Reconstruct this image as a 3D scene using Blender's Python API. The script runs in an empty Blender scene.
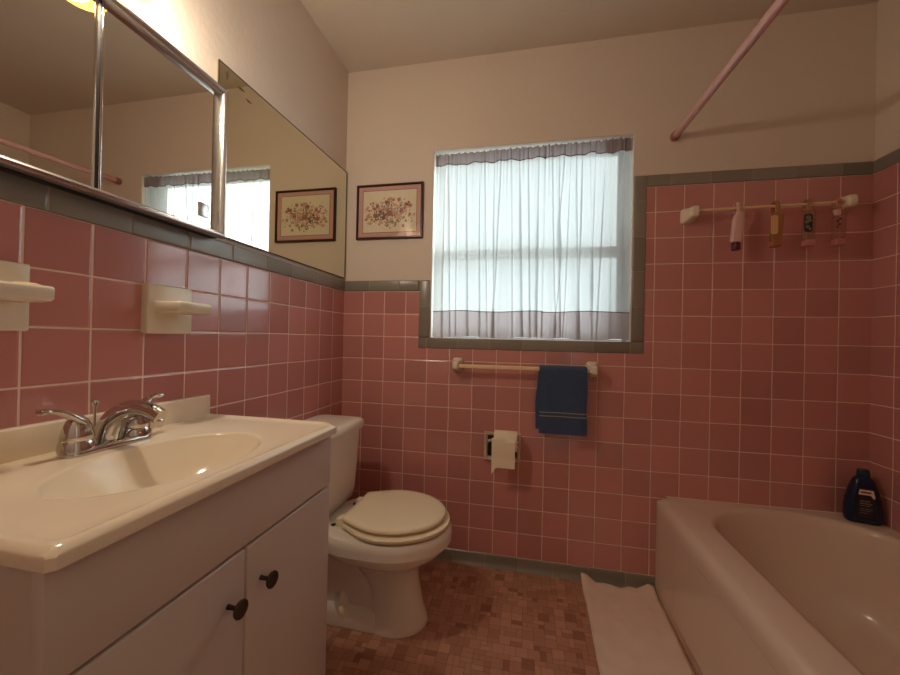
import bpy, bmesh, math, random
from mathutils import Vector, Matrix
random.seed(7)
C = bpy.context.scene.collection
PI = math.pi
T = 0.109            # one wall tile with its joint
W = 2.172            # room width
H = 2.348            # ceiling height
YF = -2.05           # wall behind the camera

# ------------------------------------------------------------------ materials
def srgb(c):
    out = []
    for v in c[:3]:
        v /= 255.0
        out.append(v / 12.92 if v <= 0.04045 else ((v + 0.055) / 1.055) ** 2.4)
    return (out[0], out[1], out[2], 1.0)

class N:
    """tiny node-tree helper"""
    def __init__(s, name):
        s.m = bpy.data.materials.new(name); s.m.use_nodes = True
        s.t = s.m.node_tree; s.t.nodes.clear()
        s.out = s.t.nodes.new('ShaderNodeOutputMaterial')
    def new(s, typ, **kw):
        n = s.t.nodes.new(typ)
        for k, v in kw.items(): setattr(n, k, v)
        return n
    def put(s, sock, v):
        if hasattr(v, 'is_output'): s.t.links.new(v, sock)
        else: sock.default_value = v
    def math(s, op, a, b=None, c=None):
        n = s.new('ShaderNodeMath', operation=op)
        s.put(n.inputs[0], a)
        if b is not None: s.put(n.inputs[1], b)
        if c is not None: s.put(n.inputs[2], c)
        return n.outputs[0]
    def mix(s, f, a, b):
        n = s.new('ShaderNodeMix', data_type='RGBA')
        s.put(n.inputs[0], f); s.put(n.inputs[6], a); s.put(n.inputs[7], b)
        return n.outputs[2]
    def smooth(s, v, a, b, lo=0.0, hi=1.0):
        n = s.new('ShaderNodeMapRange', interpolation_type='SMOOTHSTEP')
        s.put(n.inputs[0], v); n.inputs[1].default_value = a; n.inputs[2].default_value = b
        n.inputs[3].default_value = lo; n.inputs[4].default_value = hi
        return n.outputs[0]
    def coords(s):
        return s.new('ShaderNodeTexCoord').outputs['Object']
    def noise(s, scale, detail=3, vec=None, rough=0.5):
        n = s.new('ShaderNodeTexNoise'); n.inputs['Scale'].default_value = scale
        n.inputs['Detail'].default_value = detail; n.inputs['Roughness'].default_value = rough
        s.put(n.inputs['Vector'], vec if vec is not None else s.coords())
        return n.outputs['Fac']
    def bump(s, h, strength=0.3, dist=0.002, normal=None):
        n = s.new('ShaderNodeBump'); n.inputs['Strength'].default_value = strength
        n.inputs['Distance'].default_value = dist; s.put(n.inputs['Height'], h)
        if normal is not None: s.put(n.inputs['Normal'], normal)
        return n.outputs[0]
    def bsdf(s, color=None, rough=0.5, metal=0.0, normal=None, **kw):
        n = s.new('ShaderNodeBsdfPrincipled')
        if color is not None: s.put(n.inputs['Base Color'], color)
        s.put(n.inputs['Roughness'], rough); s.put(n.inputs['Metallic'], metal)
        if normal is not None: s.put(n.inputs['Normal'], normal)
        for k, v in kw.items(): s.put(n.inputs[k], v)
        return n.outputs[0]
    def done(s, shader):
        s.t.links.new(shader, s.out.inputs[0]); return s.m

def plain(name, col, rough=0.5, metal=0.0, var=0.06, scale=12, bump=0.0, bscale=200, **kw):
    n = N(name); c = srgb(col)
    f = n.noise(scale, 3)
    dark = tuple(v * (1 - var) for v in c[:3]) + (1,)
    lite = tuple(min(1, v * (1 + var)) for v in c[:3]) + (1,)
    colr = n.mix(f, dark, lite)
    nm = n.bump(n.noise(bscale, 3), bump, 0.002) if bump else None
    return n.done(n.bsdf(colr, rough, metal, nm, **kw))

def tile_mat(name, col, grout, ax, off, rough=0.13):
    """square wall tile; ax = the two world axes, off = where joints start"""
    n = N(name); co = n.coords()
    sep = n.new('ShaderNodeSeparateXYZ'); n.put(sep.inputs[0], co)
    # hand-set wobble of the joints
    wob = n.math('MULTIPLY', n.math('SUBTRACT', n.noise(5, 2), 0.5), 0.004)
    ds, fl = [], []
    for a, o in zip(ax, off):
        u = n.math('DIVIDE', n.math('ADD', n.math('SUBTRACT', sep.outputs[a], o), wob), T)
        fr = n.math('FRACT', u)
        d = n.math('MULTIPLY', n.math('SUBTRACT', 0.5, n.math('ABSOLUTE', n.math('SUBTRACT', fr, 0.5))), T)
        ds.append(d); fl.append(n.math('FLOOR', u))
    d = n.math('MINIMUM', ds[0], ds[1])
    mask = n.smooth(d, 0.0013, 0.0022)
    hgt = n.smooth(d, 0.001, 0.005)
    cb = n.new('ShaderNodeCombineXYZ'); n.put(cb.inputs[0], fl[0]); n.put(cb.inputs[1], fl[1])
    wn = n.new('ShaderNodeTexWhiteNoise'); n.put(wn.inputs['Vector'], cb.outputs[0])
    c = srgb(col)
    a = tuple(v * 0.86 for v in c[:3]) + (1,); b = tuple(v * 1.12 for v in c[:3]) + (1,)
    v1 = n.mix(wn.outputs['Value'], a, b)
    v2 = n.mix(n.math('MULTIPLY', n.noise(40, 4, rough=0.7), 0.35), v1, a)
    colr = n.mix(mask, srgb(grout), v2)
    rg = n.mix(mask, (0.85,) * 3 + (1,), (rough,) * 3 + (1,))
    h2 = n.math('ADD', hgt, n.math('MULTIPLY', n.noise(14, 2), 0.22))
    # each tile set at a slightly different tilt
    return n.done(n.bsdf(colr, rg, 0, n.bump(h2, 0.5, 0.0022), IOR=1.8))

def trim_mat(name, axis, off, step=0.149, col=(140, 133, 122), grout=(168, 150, 130)):
    n = N(name); sep = n.new('ShaderNodeSeparateXYZ'); n.put(sep.inputs[0], n.coords())
    u = n.math('DIVIDE', n.math('SUBTRACT', sep.outputs[axis], off), step)
    fr = n.math('FRACT', u)
    d = n.math('MULTIPLY', n.math('SUBTRACT', 0.5, n.math('ABSOLUTE', n.math('SUBTRACT', fr, 0.5))), step)
    mask = n.smooth(d, 0.0013, 0.0024)
    wn = n.new('ShaderNodeTexWhiteNoise', noise_dimensions='1D'); n.put(wn.inputs['W'], n.math('FLOOR', u))
    c = srgb(col)
    v = n.mix(wn.outputs['Value'], tuple(x * .88 for x in c[:3]) + (1,), tuple(x * 1.1 for x in c[:3]) + (1,))
    return n.done(n.bsdf(n.mix(mask, srgb(grout), v), n.mix(mask, (.8,) * 3 + (1,), (.28,) * 3 + (1,)), 0,
                         n.bump(n.smooth(d, .001, .005), 0.5, 0.002)))

def plaster(name, col):
    n = N(name); c = srgb(col)
    colr = n.mix(n.noise(2.2, 5, rough=0.6), tuple(v * .93 for v in c[:3]) + (1,), tuple(min(1, v * 1.05) for v in c[:3]) + (1,))
    h = n.math('ADD', n.noise(60, 4), n.math('MULTIPLY', n.noise(6, 3), 2.0))
    return n.done(n.bsdf(colr, 0.62, 0, n.bump(h, 0.25, 0.003)))

def glass_mat(name, tint=(1, 1, 1), refl=1.0):
    n = N(name)
    tr = n.new('ShaderNodeBsdfTransparent'); tr.inputs[0].default_value = tuple(tint) + (1,)
    gl = n.new('ShaderNodeBsdfGlossy'); gl.inputs['Roughness'].default_value = 0.02
    fr = n.new('ShaderNodeFresnel'); geo = n.new('ShaderNodeNewGeometry')
    # thin pane: same reflectance entering and leaving
    n.put(fr.inputs[0], n.math('ADD', 1.5, n.math('MULTIPLY', geo.outputs['Backfacing'], 1 / 1.5 - 1.5)))
    mx = n.new('ShaderNodeMixShader')
    n.put(mx.inputs[0], n.math('MULTIPLY', fr.outputs[0], refl)); n.put(mx.inputs[1], tr.outputs[0]); n.put(mx.inputs[2], gl.outputs[0])
    return n.done(mx.outputs[0])

def cloth_mat(name, col, trans, clear=0.0, weave=900):
    """thin woven cloth that lets daylight through"""
    n = N(name); c = srgb(col)
    w = n.noise(weave, 2)
    cc = n.mix(n.noise(30, 3), tuple(v * .93 for v in c[:3]) + (1,), c)
    nm = n.bump(w, 0.15, 0.0006)
    df = n.new('ShaderNodeBsdfDiffuse'); n.put(df.inputs[0], cc); n.put(df.inputs['Normal'], nm)
    tl = n.new('ShaderNodeBsdfTranslucent'); n.put(tl.inputs[0], cc); n.put(tl.inputs['Normal'], nm)
    m1 = n.new('ShaderNodeMixShader'); m1.inputs[0].default_value = trans
    n.put(m1.inputs[1], df.outputs[0]); n.put(m1.inputs[2], tl.outputs[0])
    tp = n.new('ShaderNodeBsdfTransparent')
    m2 = n.new('ShaderNodeMixShader'); m2.inputs[0].default_value = clear
    n.put(m2.inputs[1], m1.outputs[0]); n.put(m2.inputs[2], tp.outputs[0])
    return n.done(m2.outputs[0])

def plastic_clear(name, col, a=0.6):
    n = N(name)
    tp = n.new('ShaderNodeBsdfTransparent'); tp.inputs[0].default_value = srgb(col)
    pb = n.bsdf(srgb(col), 0.15)
    mx = n.new('ShaderNodeMixShader'); mx.inputs[0].default_value = 1 - a
    n.put(mx.inputs[1], tp.outputs[0]); n.put(mx.inputs[2], pb)
    return n.done(mx.outputs[0])

M = {}
PINK = (203, 137, 131); GROUT = (236, 204, 186)
M['wall_paint'] = plaster('cream wall paint', (224, 210, 196))
M['ceil_paint'] = plaster('ceiling paint', (212, 200, 184))
M['tile_back'] = tile_mat('pink tile back', PINK, GROUT, (0, 2), (0.96566 * T, 11.5 * T))
M['tile_left'] = tile_mat('pink tile left', PINK, GROUT, (1, 2), (-0.96682 * T, 11.5 * T))
M['tile_right'] = tile_mat('pink tile right', PINK, GROUT, (1, 2), (-0.8524 * T, 11.5 * T))
M['trim_left'] = trim_mat('grey trim left', 1, -1.163)
M['trim_x1'] = trim_mat('grey trim across', 0, 0.137)
M['trim_x2'] = trim_mat('grey trim under window', 0, 0.578)
M['trim_x3'] = trim_mat('grey trim over tub', 0, 1.469)
M['trim_z'] = trim_mat('grey trim upright', 2, 1.182)
M['trim_right'] = trim_mat('grey trim right', 1, -0.11)
M['white_paint'] = plain('white window paint', (244, 242, 236), 0.4)
M['chrome'] = plain('chrome', (206, 202, 198), 0.09, 1.0, var=0.03)
M['chrome_soft'] = plain('brushed chrome', (206, 204, 202), 0.24, 1.0, var=0.05)
M['tan_chrome'] = plain('worn satin chrome', (226, 208, 182), 0.35, 0.35)
M['black_gap'] = plain('dark metal and painted shade', (34, 30, 28), 0.5)  # near-black also stands in for shade on cabinet underside and in paper holder
M['mirror'] = plain('mirror silvering', (240, 238, 230), 0.008, 1.0, var=0.0)
M['mirror_old'] = plain('old mirror silvering', (226, 224, 204), 0.015, 1.0, var=0.02, scale=5)
M['mirror_edge'] = plain('mirror edge', (58, 48, 36), 0.5)
M['spot'] = plain('silver rot', (92, 74, 50), 0.7)
M['knob'] = plain('dark pewter', (84, 76, 70), 0.3, 1.0)
M['laminate'] = plain('white laminate', (214, 200, 188), 0.42, var=0.02, bump=0.04, bscale=500)
M['laminate_side'] = plain('white laminate side', (208, 192, 178), 0.5, var=0.02)
M['marble'] = plain('cultured marble', (244, 228, 202), 0.14, var=0.03, scale=5)
M['porcelain'] = plain('white porcelain', (240, 231, 217), 0.1, var=0.015)
M['seat'] = plain('cream seat plastic', (248, 234, 202), 0.22, var=0.02)
M['bolt'] = plain('bolt cap', (236, 222, 190), 0.3)
M['ceramic'] = plain('ivory ceramic', (232, 220, 198), 0.14, var=0.04, scale=25)
M['cream_bar'] = plain('cream bar', (240, 212, 168), 0.35, var=0.04)
M['tub'] = plain('pinkish enamel', (228, 206, 190), 0.17, var=0.02, scale=4)
M['rug'] = plain('cream terry', (246, 222, 204), 0.95, var=0.1, scale=18, bump=0.9, bscale=420)
M['navy'] = plain('navy terry', (66, 84, 116), 0.95, var=0.18, scale=60, bump=0.9, bscale=500)
M['stripe'] = plain('towel stripe', (158, 154, 146), 0.9)
M['paper'] = plain('tissue paper', (250, 234, 208), 0.9, var=0.02, bump=0.2, bscale=300)
M['rod'] = plain('pink shower rod', (205, 158, 152), 0.25, var=0.03)
M['rod_end'] = plain('rose rod end', (158, 98, 98), 0.4)
M['frame_wood'] = plain('mahogany', (66, 30, 28), 0.3, var=0.2, scale=40)
M['mat'] = plain('rose picture mat', (214, 168, 160), 0.8, var=0.03)
M['matline'] = plain('mat inner line', (140, 92, 66), 0.8)
M['art'] = plain('print paper', (234, 222, 196), 0.8, var=0.06, scale=20)
M['pic_glass'] = glass_mat('picture glass', refl=1.0)
M['pane'] = glass_mat('window pane', (0.97, 1.0, 0.99))
M['sheer'] = cloth_mat('sheer cloth', (214, 218, 219), 0.74, 0.26)
M['band'] = cloth_mat('curtain band cloth', (214, 202, 204), 0.58, 0.03)
M['heading'] = cloth_mat('curtain heading cloth', (186, 176, 180), 0.5, 0.02)  # band cloth made darker, standing for backlight the rod and frame block
M['seam'] = cloth_mat('curtain seam', (120, 100, 104), 0.15, 0.0)
M['yellow_soap'] = plain('soap', (238, 208, 140), 0.4)
M['pink_bottle'] = plain('pink bottle', (226, 184, 176), 0.35)
M['maroon'] = plain('maroon cap', (84, 32, 36), 0.35)
M['clear_yellow'] = plastic_clear('clear yellow plastic', (226, 186, 130), 0.68)
M['clear'] = plastic_clear('clear plastic', (232, 212, 196), 0.82)
M['clear_pink'] = plastic_clear('clear pink plastic', (234, 204, 194), 0.82)
M['pink_cap'] = plain('rose cap', (196, 128, 122), 0.4)
M['amber_cap'] = plain('amber cap', (168, 104, 72), 0.4)
M['cream_label'] = plain('cream label', (222, 178, 128), 0.6)
M['dark_label'] = plain('dark label', (52, 44, 40), 0.6)
M['sage_label'] = plain('sage label', (140, 132, 110), 0.6)
M['navy_plastic'] = plain('navy plastic', (20, 36, 66), 0.2)
M['navy_cap'] = plain('teal navy cap', (20, 48, 70), 0.25)
M['label_dark'] = plain('dark label face', (22, 24, 40), 0.35)
M['label_cream'] = plain('cream label patch', (244, 222, 200), 0.5)
M['label_red'] = plain('label red', (120, 50, 46), 0.5)
M['label_line'] = plain('label lettering', (150, 134, 126), 0.5)
M['bulb'] = None
n = N('lit amber glass')
em = n.new('ShaderNodeEmission'); em.inputs[0].default_value = (1.0, 0.50, 0.085, 1); em.inputs[1].default_value = 6.0
tp = n.new('ShaderNodeBsdfTransparent'); tp.inputs[0].default_value = (1, .95, .86, 1)
mx = n.new('ShaderNodeMixShader'); mx.inputs[0].default_value = 0.45
n.put(mx.inputs[1], em.outputs[0]); n.put(mx.inputs[2], tp.outputs[0])
M['shade'] = n.done(mx.outputs[0])
n = N('bulb glass'); em = n.new('ShaderNodeEmission'); em.inputs[0].default_value = (1, .72, .4, 1); em.inputs[1].default_value = 3
M['bulb'] = n.done(em.outputs[0])
M['door_paint'] = plain('door paint', (222, 208, 188), 0.45)

# ------------------------------------------------------------------ mesh helpers
def obj(name, bm, mats, parent=None, smooth=40, loc=None):
    me = bpy.data.meshes.new(name)
    bmesh.ops.recalc_face_normals(bm, faces=bm.faces[:])
    bm.to_mesh(me); bm.free()
    for m in (mats if isinstance(mats, (list, tuple)) else [mats]): me.materials.append(m)
    o = bpy.data.objects.new(name, me); C.objects.link(o)
    if parent is not None:
        o.parent = parent
        o.matrix_parent_inverse = Matrix.Translation(parent.location).inverted()
    if smooth:
        for p in me.polygons: p.use_smooth = True
        me.set_sharp_from_angle(angle=math.radians(smooth))
    return o

def thing(name, label, cat, loc=(0, 0, 0), group=None):
    o = bpy.data.objects.new(name, None); C.objects.link(o)
    o.empty_display_size = 0.05
    o.location = loc; o['label'] = label; o['category'] = cat
    if group: o['group'] = group
    return o

def tag(o, label, cat, group=None):
    o['label'] = label; o['category'] = cat
    if group: o['group'] = group
    return o

def struct(name, bm, m, smooth=40, parent=None):
    o = obj(name, bm, m, parent, smooth); o['kind'] = 'structure'; return o

def box(bm, a, b, bev=0.0, seg=3, mi=0):
    x0, y0, z0 = [min(p, q) for p, q in zip(a, b)]; x1, y1, z1 = [max(p, q) for p, q in zip(a, b)]
    t = bmesh.new()
    vs = [t.verts.new(p) for p in ((x0, y0, z0), (x1, y0, z0), (x1, y1, z0), (x0, y1, z0), (x0, y0, z1), (x1, y0, z1), (x1, y1, z1), (x0, y1, z1))]
    for f in ((3, 2, 1, 0), (4, 5, 6, 7), (0, 1, 5, 4), (1, 2, 6, 5), (2, 3, 7, 6), (3, 0, 4, 7)): t.faces.new([vs[i] for i in f])
    if bev: bmesh.ops.bevel(t, geom=t.edges[:], offset=bev, segments=seg, profile=0.5, affect='EDGES')
    merge(bm, t, mi); return bm

def merge(bm, t, mi=0):
    vm = {v: bm.verts.new(v.co) for v in t.verts}
    for f in t.faces:
        try:
            g = bm.faces.new([vm[v] for v in f.verts]); g.material_index = mi
        except ValueError: pass
    t.free()

def loft(bm, rings, cap0=True, cap1=True, mi=0, closed=True):
    rows = [[bm.verts.new(p) for p in r] for r in rings]
    n = len(rows[0])
    for a, b in zip(rows, rows[1:]):
        for i in range(n if closed else n - 1):
            j = (i + 1) % n
            f = bm.faces.new((a[i], a[j], b[j], b[i])); f.material_index = mi
    if cap0: bm.faces.new(rows[0][::-1]).material_index = mi
    if cap1: bm.faces.new(rows[-1]).material_index = mi
    return bm

def tube(bm, pts, rad, seg=14, mi=0, sx=1.0, sy=1.0, cap=True):
    """round tube along a poly-line; rad may be a list"""
    pts = [Vector(p) for p in pts]; rings = []
    up = None
    for i, p in enumerate(pts):
        d = (pts[min(i + 1, len(pts) - 1)] - pts[max(i - 1, 0)]).normalized()
        if up is None:
            up = Vector((0, 0, 1)) if abs(d.z) < 0.9 else Vector((0, 1, 0))
        s = d.cross(up).normalized(); up = s.cross(d).normalized()
        r = rad[i] if isinstance(rad, (list, tuple)) else rad
        rings.append([p + s * (math.cos(a) * r * sx) + up * (math.sin(a) * r * sy) for a in [2 * PI * k / seg for k in range(seg)]])
    return loft(bm, rings, cap, cap, mi)

def lathe(bm, prof, center=(0, 0, 0), axis='z', seg=28, mi=0, cap0=True, cap1=True):
    """prof = [(radius, along)]"""
    rings = []; cx, cy, cz = center
    for r, h in prof:
        ring = []
        for k in range(seg):
            a = 2 * PI * k / seg; u, v = r * math.cos(a), r * math.sin(a)
            ring.append({'z': (cx + u, cy + v, cz + h), 'x': (cx + h, cy + u, cz + v), 'y': (cx + v, cy + h, cz + u)}[axis])
        rings.append(ring)
    return loft(bm, rings, cap0, cap1, mi)

def rrect(x0, x1, y0, y1, r, z, k=6):
    pts = []
    for cx, cy, a0 in ((x1 - r, y1 - r, 0), (x0 + r, y1 - r, PI / 2), (x0 + r, y0 + r, PI), (x1 - r, y0 + r, 1.5 * PI)):
        for i in range(k + 1):
            a = a0 + PI / 2 * i / k; pts.append((cx + r * math.cos(a), cy + r * math.sin(a), z))
    return pts

def spline(pts, n=10):
    """catmull-rom through the points"""
    P = [Vector(p) for p in pts]; P = [2 * P[0] - P[1]] + P + [2 * P[-1] - P[-2]]; out = []
    for i in range(1, len(P) - 2):
        a, b, c, d = P[i - 1:i + 3]
        for k in range(n):
            t = k / n
            out.append(0.5 * ((2 * b) + (c - a) * t + (2 * a - 5 * b + 4 * c - d) * t * t + (3 * b - a - 3 * c + d) * t ** 3))
    out.append(P[-2]); return out

# ------------------------------------------------------------------ the room
PY = 0.006   # plaster sits this far behind the tile face
WX0, WX1, WZ0, WZ1 = 0.443, 1.327, 1.031, 1.924    # window opening

bm = bmesh.new()
box(bm, (-0.12, PY, -0.05), (WX0, 0.15, H + .05)); box(bm, (WX1, PY, -0.05), (W + 0.12, 0.15, H + .05))
box(bm, (WX0, PY, -0.05), (WX1, 0.15, WZ0)); box(bm, (WX0, PY, WZ1), (WX1, 0.15, H + .05))
wb = struct('wall_back', bm, M['wall_paint'], 0)
bm = bmesh.new()
ZT = 11.5 * T; ZU = 15.5 * T
box(bm, (0, 0, 0.05), (0.388, PY + .002, ZT)); box(bm, (0.388, 0, 0.05), (1.377, PY + .002, 0.986)); box(bm, (1.377, 0, 0.05), (W, PY + .002, ZU))
obj('tile_field', bm, M['tile_back'], wb, 0)
bm = box(bmesh.new(), (-0.12, YF - .1, -0.05), (-PY, PY, H + .05)); wl = struct('wall_left', bm, M['wall_paint'], 0)
bm = box(bmesh.new(), (-PY - .002, YF, 0.05), (0, PY, ZT)); obj('tile_field', bm, M['tile_left'], wl, 0)
bm = box(bmesh.new(), (W + PY, YF - .1, -0.05), (W + .12, PY, H + .05)); wr = struct('wall_right', bm, M['wall_paint'], 0)
bm = box(bmesh.new(), (W, -1.53, 0.05), (W + PY + .002, PY, ZU)); obj('tile_field', bm, M['tile_right'], wr, 0)
bm = box(bmesh.new(), (-.12, YF - .1, H), (W + .12, .15, H + .1)); struct('ceiling', bm, M['ceil_paint'], 0)
# wall at the tap end of the tub
bm = box(bmesh.new(), (1.44, YF, 0), (W + PY, -1.535, H)); struct('wall_tub_end', bm, M['wall_paint'], 0)
# wall behind the camera with its door, set ajar to add fill light
DX0, DX1, DZ = 0.62, 1.38, 2.03
bm = bmesh.new()
box(bm, (-.12, YF - .1, 0), (DX0, YF, H)); box(bm, (DX1, YF - .1, 0), (W + .12, YF, H)); box(bm, (DX0, YF - .1, DZ), (DX1, YF, H))
struct('wall_front', bm, M['wall_paint'], 0)
bm = bmesh.new()
for x in (DX0 - .06, DX1): box(bm, (x, YF - .001, 0), (x + .06, YF + .018, DZ + .06), .004)
box(bm, (DX0, YF - .001, DZ), (DX1, YF + .018, DZ + .06), .004)
struct('trim_8', bm, M['white_paint'])
dr = struct('door_1', box(bmesh.new(), (0, -.037, .008), (DX1 - DX0 - .006, 0, DZ - .003), .002), M['door_paint'])
dr.location = (DX0 + .003, YF - .055, 0)
bm = bmesh.new(); lathe(bm, [(0, 0), (.026, 0), (.026, .006), (.01, .012), (.01, .03), (.024, .04), (.027, .055), (.018, .066), (0, .068)], (DX1 - DX0 - .07, 0, .97), 'y'); dk = obj('door_knob', bm, M['chrome'], dr); dk.matrix_parent_inverse = Matrix.Identity(4)
dr.rotation_euler.z = -math.radians(8)   # unseen door set ajar to add fill light from the sky

# grey trim tiles
def trim(name, parts, m):
    b = bmesh.new()
    for p in parts: box(b, p[0], p[1], 0.005, 3)
    return struct(name, b, m)
trim('trim_1', [((-.008, YF, ZT + .001), (.004, .0, 1.306))], M['trim_left'])
trim('trim_2', [((0, -.004, ZT + .001), (0.388, .008, 1.306))], M['trim_x1'])
trim('trim_3', [((0.388, -.004, 1.0335), (0.441, .008, 1.306))], M['trim_z'])
trim('trim_4', [((0.388, -.004, 0.983), (1.379, .008, 1.0325))], M['trim_x2'])
trim('trim_5', [((1.328, -.004, 1.0335), (1.378, .008, ZU + .05))], M['trim_z'])
trim('trim_6', [((1.379, -.004, ZU + .001), (W, .008, ZU + .05))], M['trim_x3'])
trim('trim_7', [((W - .004, -1.53, ZU + .001), (W + .008, .0, ZU + .05))], M['trim_right'])
# cove base tile
def cove(bm, p0, p1, out):
    prof = [(-0.004, .054), (0, .054), (.004, .05), (.004, .025), (.006, .012), (.012, .004), (.018, 0), (-.004, 0)]
    r = []
    for p in (p0, p1): r.append([(p[0] + out[0] * d, p[1] + out[1] * d, z) for d, z in prof])
    return loft(bm, r)
struct('baseboard_back', cove(bmesh.new(), (0, 0), (1.47, 0), (0, -1)), M['trim_x2'])
struct('baseboard_left', cove(bmesh.new(), (0, YF), (0, 0), (1, 0)), M['trim_left'])

# mosaic sheet floor: little squares and oblongs of several rose-browns
FC = [(188, 138, 114), (194, 144, 120), (178, 127, 104), (202, 153, 128), (160, 110, 89)]
fm = [plain('floor chip seam', (128, 86, 68), 0.6)]
for i, c in enumerate(FC): fm.append(plain('floor chip %s' % 'abcde'[i], c, 0.45, var=0.1, scale=60))
bm = bmesh.new()
g = 0.0195; nx, ny = int(W / g) + 3, int(-YF / g) + 2
used = [[False] * ny for _ in range(nx)]
def quad(x0, y0, x1, y1, z, mi):
    f = bm.faces.new([bm.verts.new(p) for p in ((x0, y0, z), (x1, y0, z), (x1, y1, z), (x0, y1, z))]); f.material_index = mi
box(bm, (-.02, YF - .1, -.05), (W + .02, PY, -0.0006), mi=0)
for i in range(nx):
    for j in range(ny):
        if used[i][j]: continue
        r = random.random()
        w, h = (2, 2) if r < .42 else (2, 1) if r < .66 else (1, 2) if r < .88 else (1, 1)
        while w > 1 and (i + w > nx or used[i + 1][j]): w -= 1
        while h > 1 and (j + h > ny or used[i][j + 1]): h -= 1
        if w == 2 and h == 2 and used[i + 1][j + 1]: h = 1
        for a in range(w):
            for b in range(h): used[i + a][j + b] = True
        s = 0.0011
        mi = 1 + random.choices(range(5), (5, 5, 3 if w * h > 1 else 5, 3, 1 if w * h > 1 else 4))[0]
        quad(i * g + s * .5 - .02, -j * g - s * .5 + .005, min((i + w) * g - s * .5 - .02, W + .02), -(j + h) * g + s * .5 + .005, 0, mi)
fl = struct('floor', bm, fm, 0)

# ------------------------------------------------------------------ window
wf = bmesh.new()
def frame_rect(b, x0, x1, z0, z1, y0, y1, w, bev=.002, wb_=None):
    wb_ = wb_ or w
    box(b, (x0, y0, z0), (x0 + w, y1, z1), bev); box(b, (x1 - w, y0, z0), (x1, y1, z1), bev)
    box(b, (x0 + w, y0, z1 - w), (x1 - w, y1, z1), bev); box(b, (x0 + w, y0, z0), (x1 - w, y1, z0 + wb_), bev)
    return b
frame_rect(wf, WX0, WX1, WZ0, WZ1, .008, .135, .003, .001); frame_rect(wf, WX0 + .004, WX1 - .004, WZ0 + .004, WZ1 - .003, .072, .135, .006)
win = struct('window_1', wf, M['white_paint'])
up = obj('upper_sash', frame_rect(bmesh.new(), WX0 + .012, WX1 - .012, 1.418, WZ1 - .008, .105, .132, .026), M['white_paint'], win)
lo = obj('lower_sash', frame_rect(bmesh.new(), WX0 + .012, WX1 - .012, WZ0 + .012, 1.462, .076, .103, .030, wb_=.030), M['white_paint'], win)
obj('window_pane', box(bmesh.new(), (WX0 + .034, .117, 1.442), (WX1 - .034, .120, WZ1 - .03)), M['pane'], up, 0)
obj('window_pane', box(bmesh.new(), (WX0 + .038, .088, WZ0 + .038), (WX1 - .038, .091, 1.434)), M['pane'], lo, 0)
bm = bmesh.new(); lathe(bm, [(.0, 0), (.012, 0), (.014, .004), (.012, .012), (0, .013)], (0.886, .083, 1.462), seg=16)
obj('sash_lock', bm, M['chrome_soft'], lo)

# curtain rod and the two gathered panels
bm = bmesh.new(); tube(bm, [(WX0 + .004, .036, 1.898), (WX1 - .004, .036, 1.906)], .0055, 14)
tag(obj('curtain_rod', bm, M['white_paint']), 'thin white tension rod inside the top of the window opening, threaded through both curtains', 'curtain rod')

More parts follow.
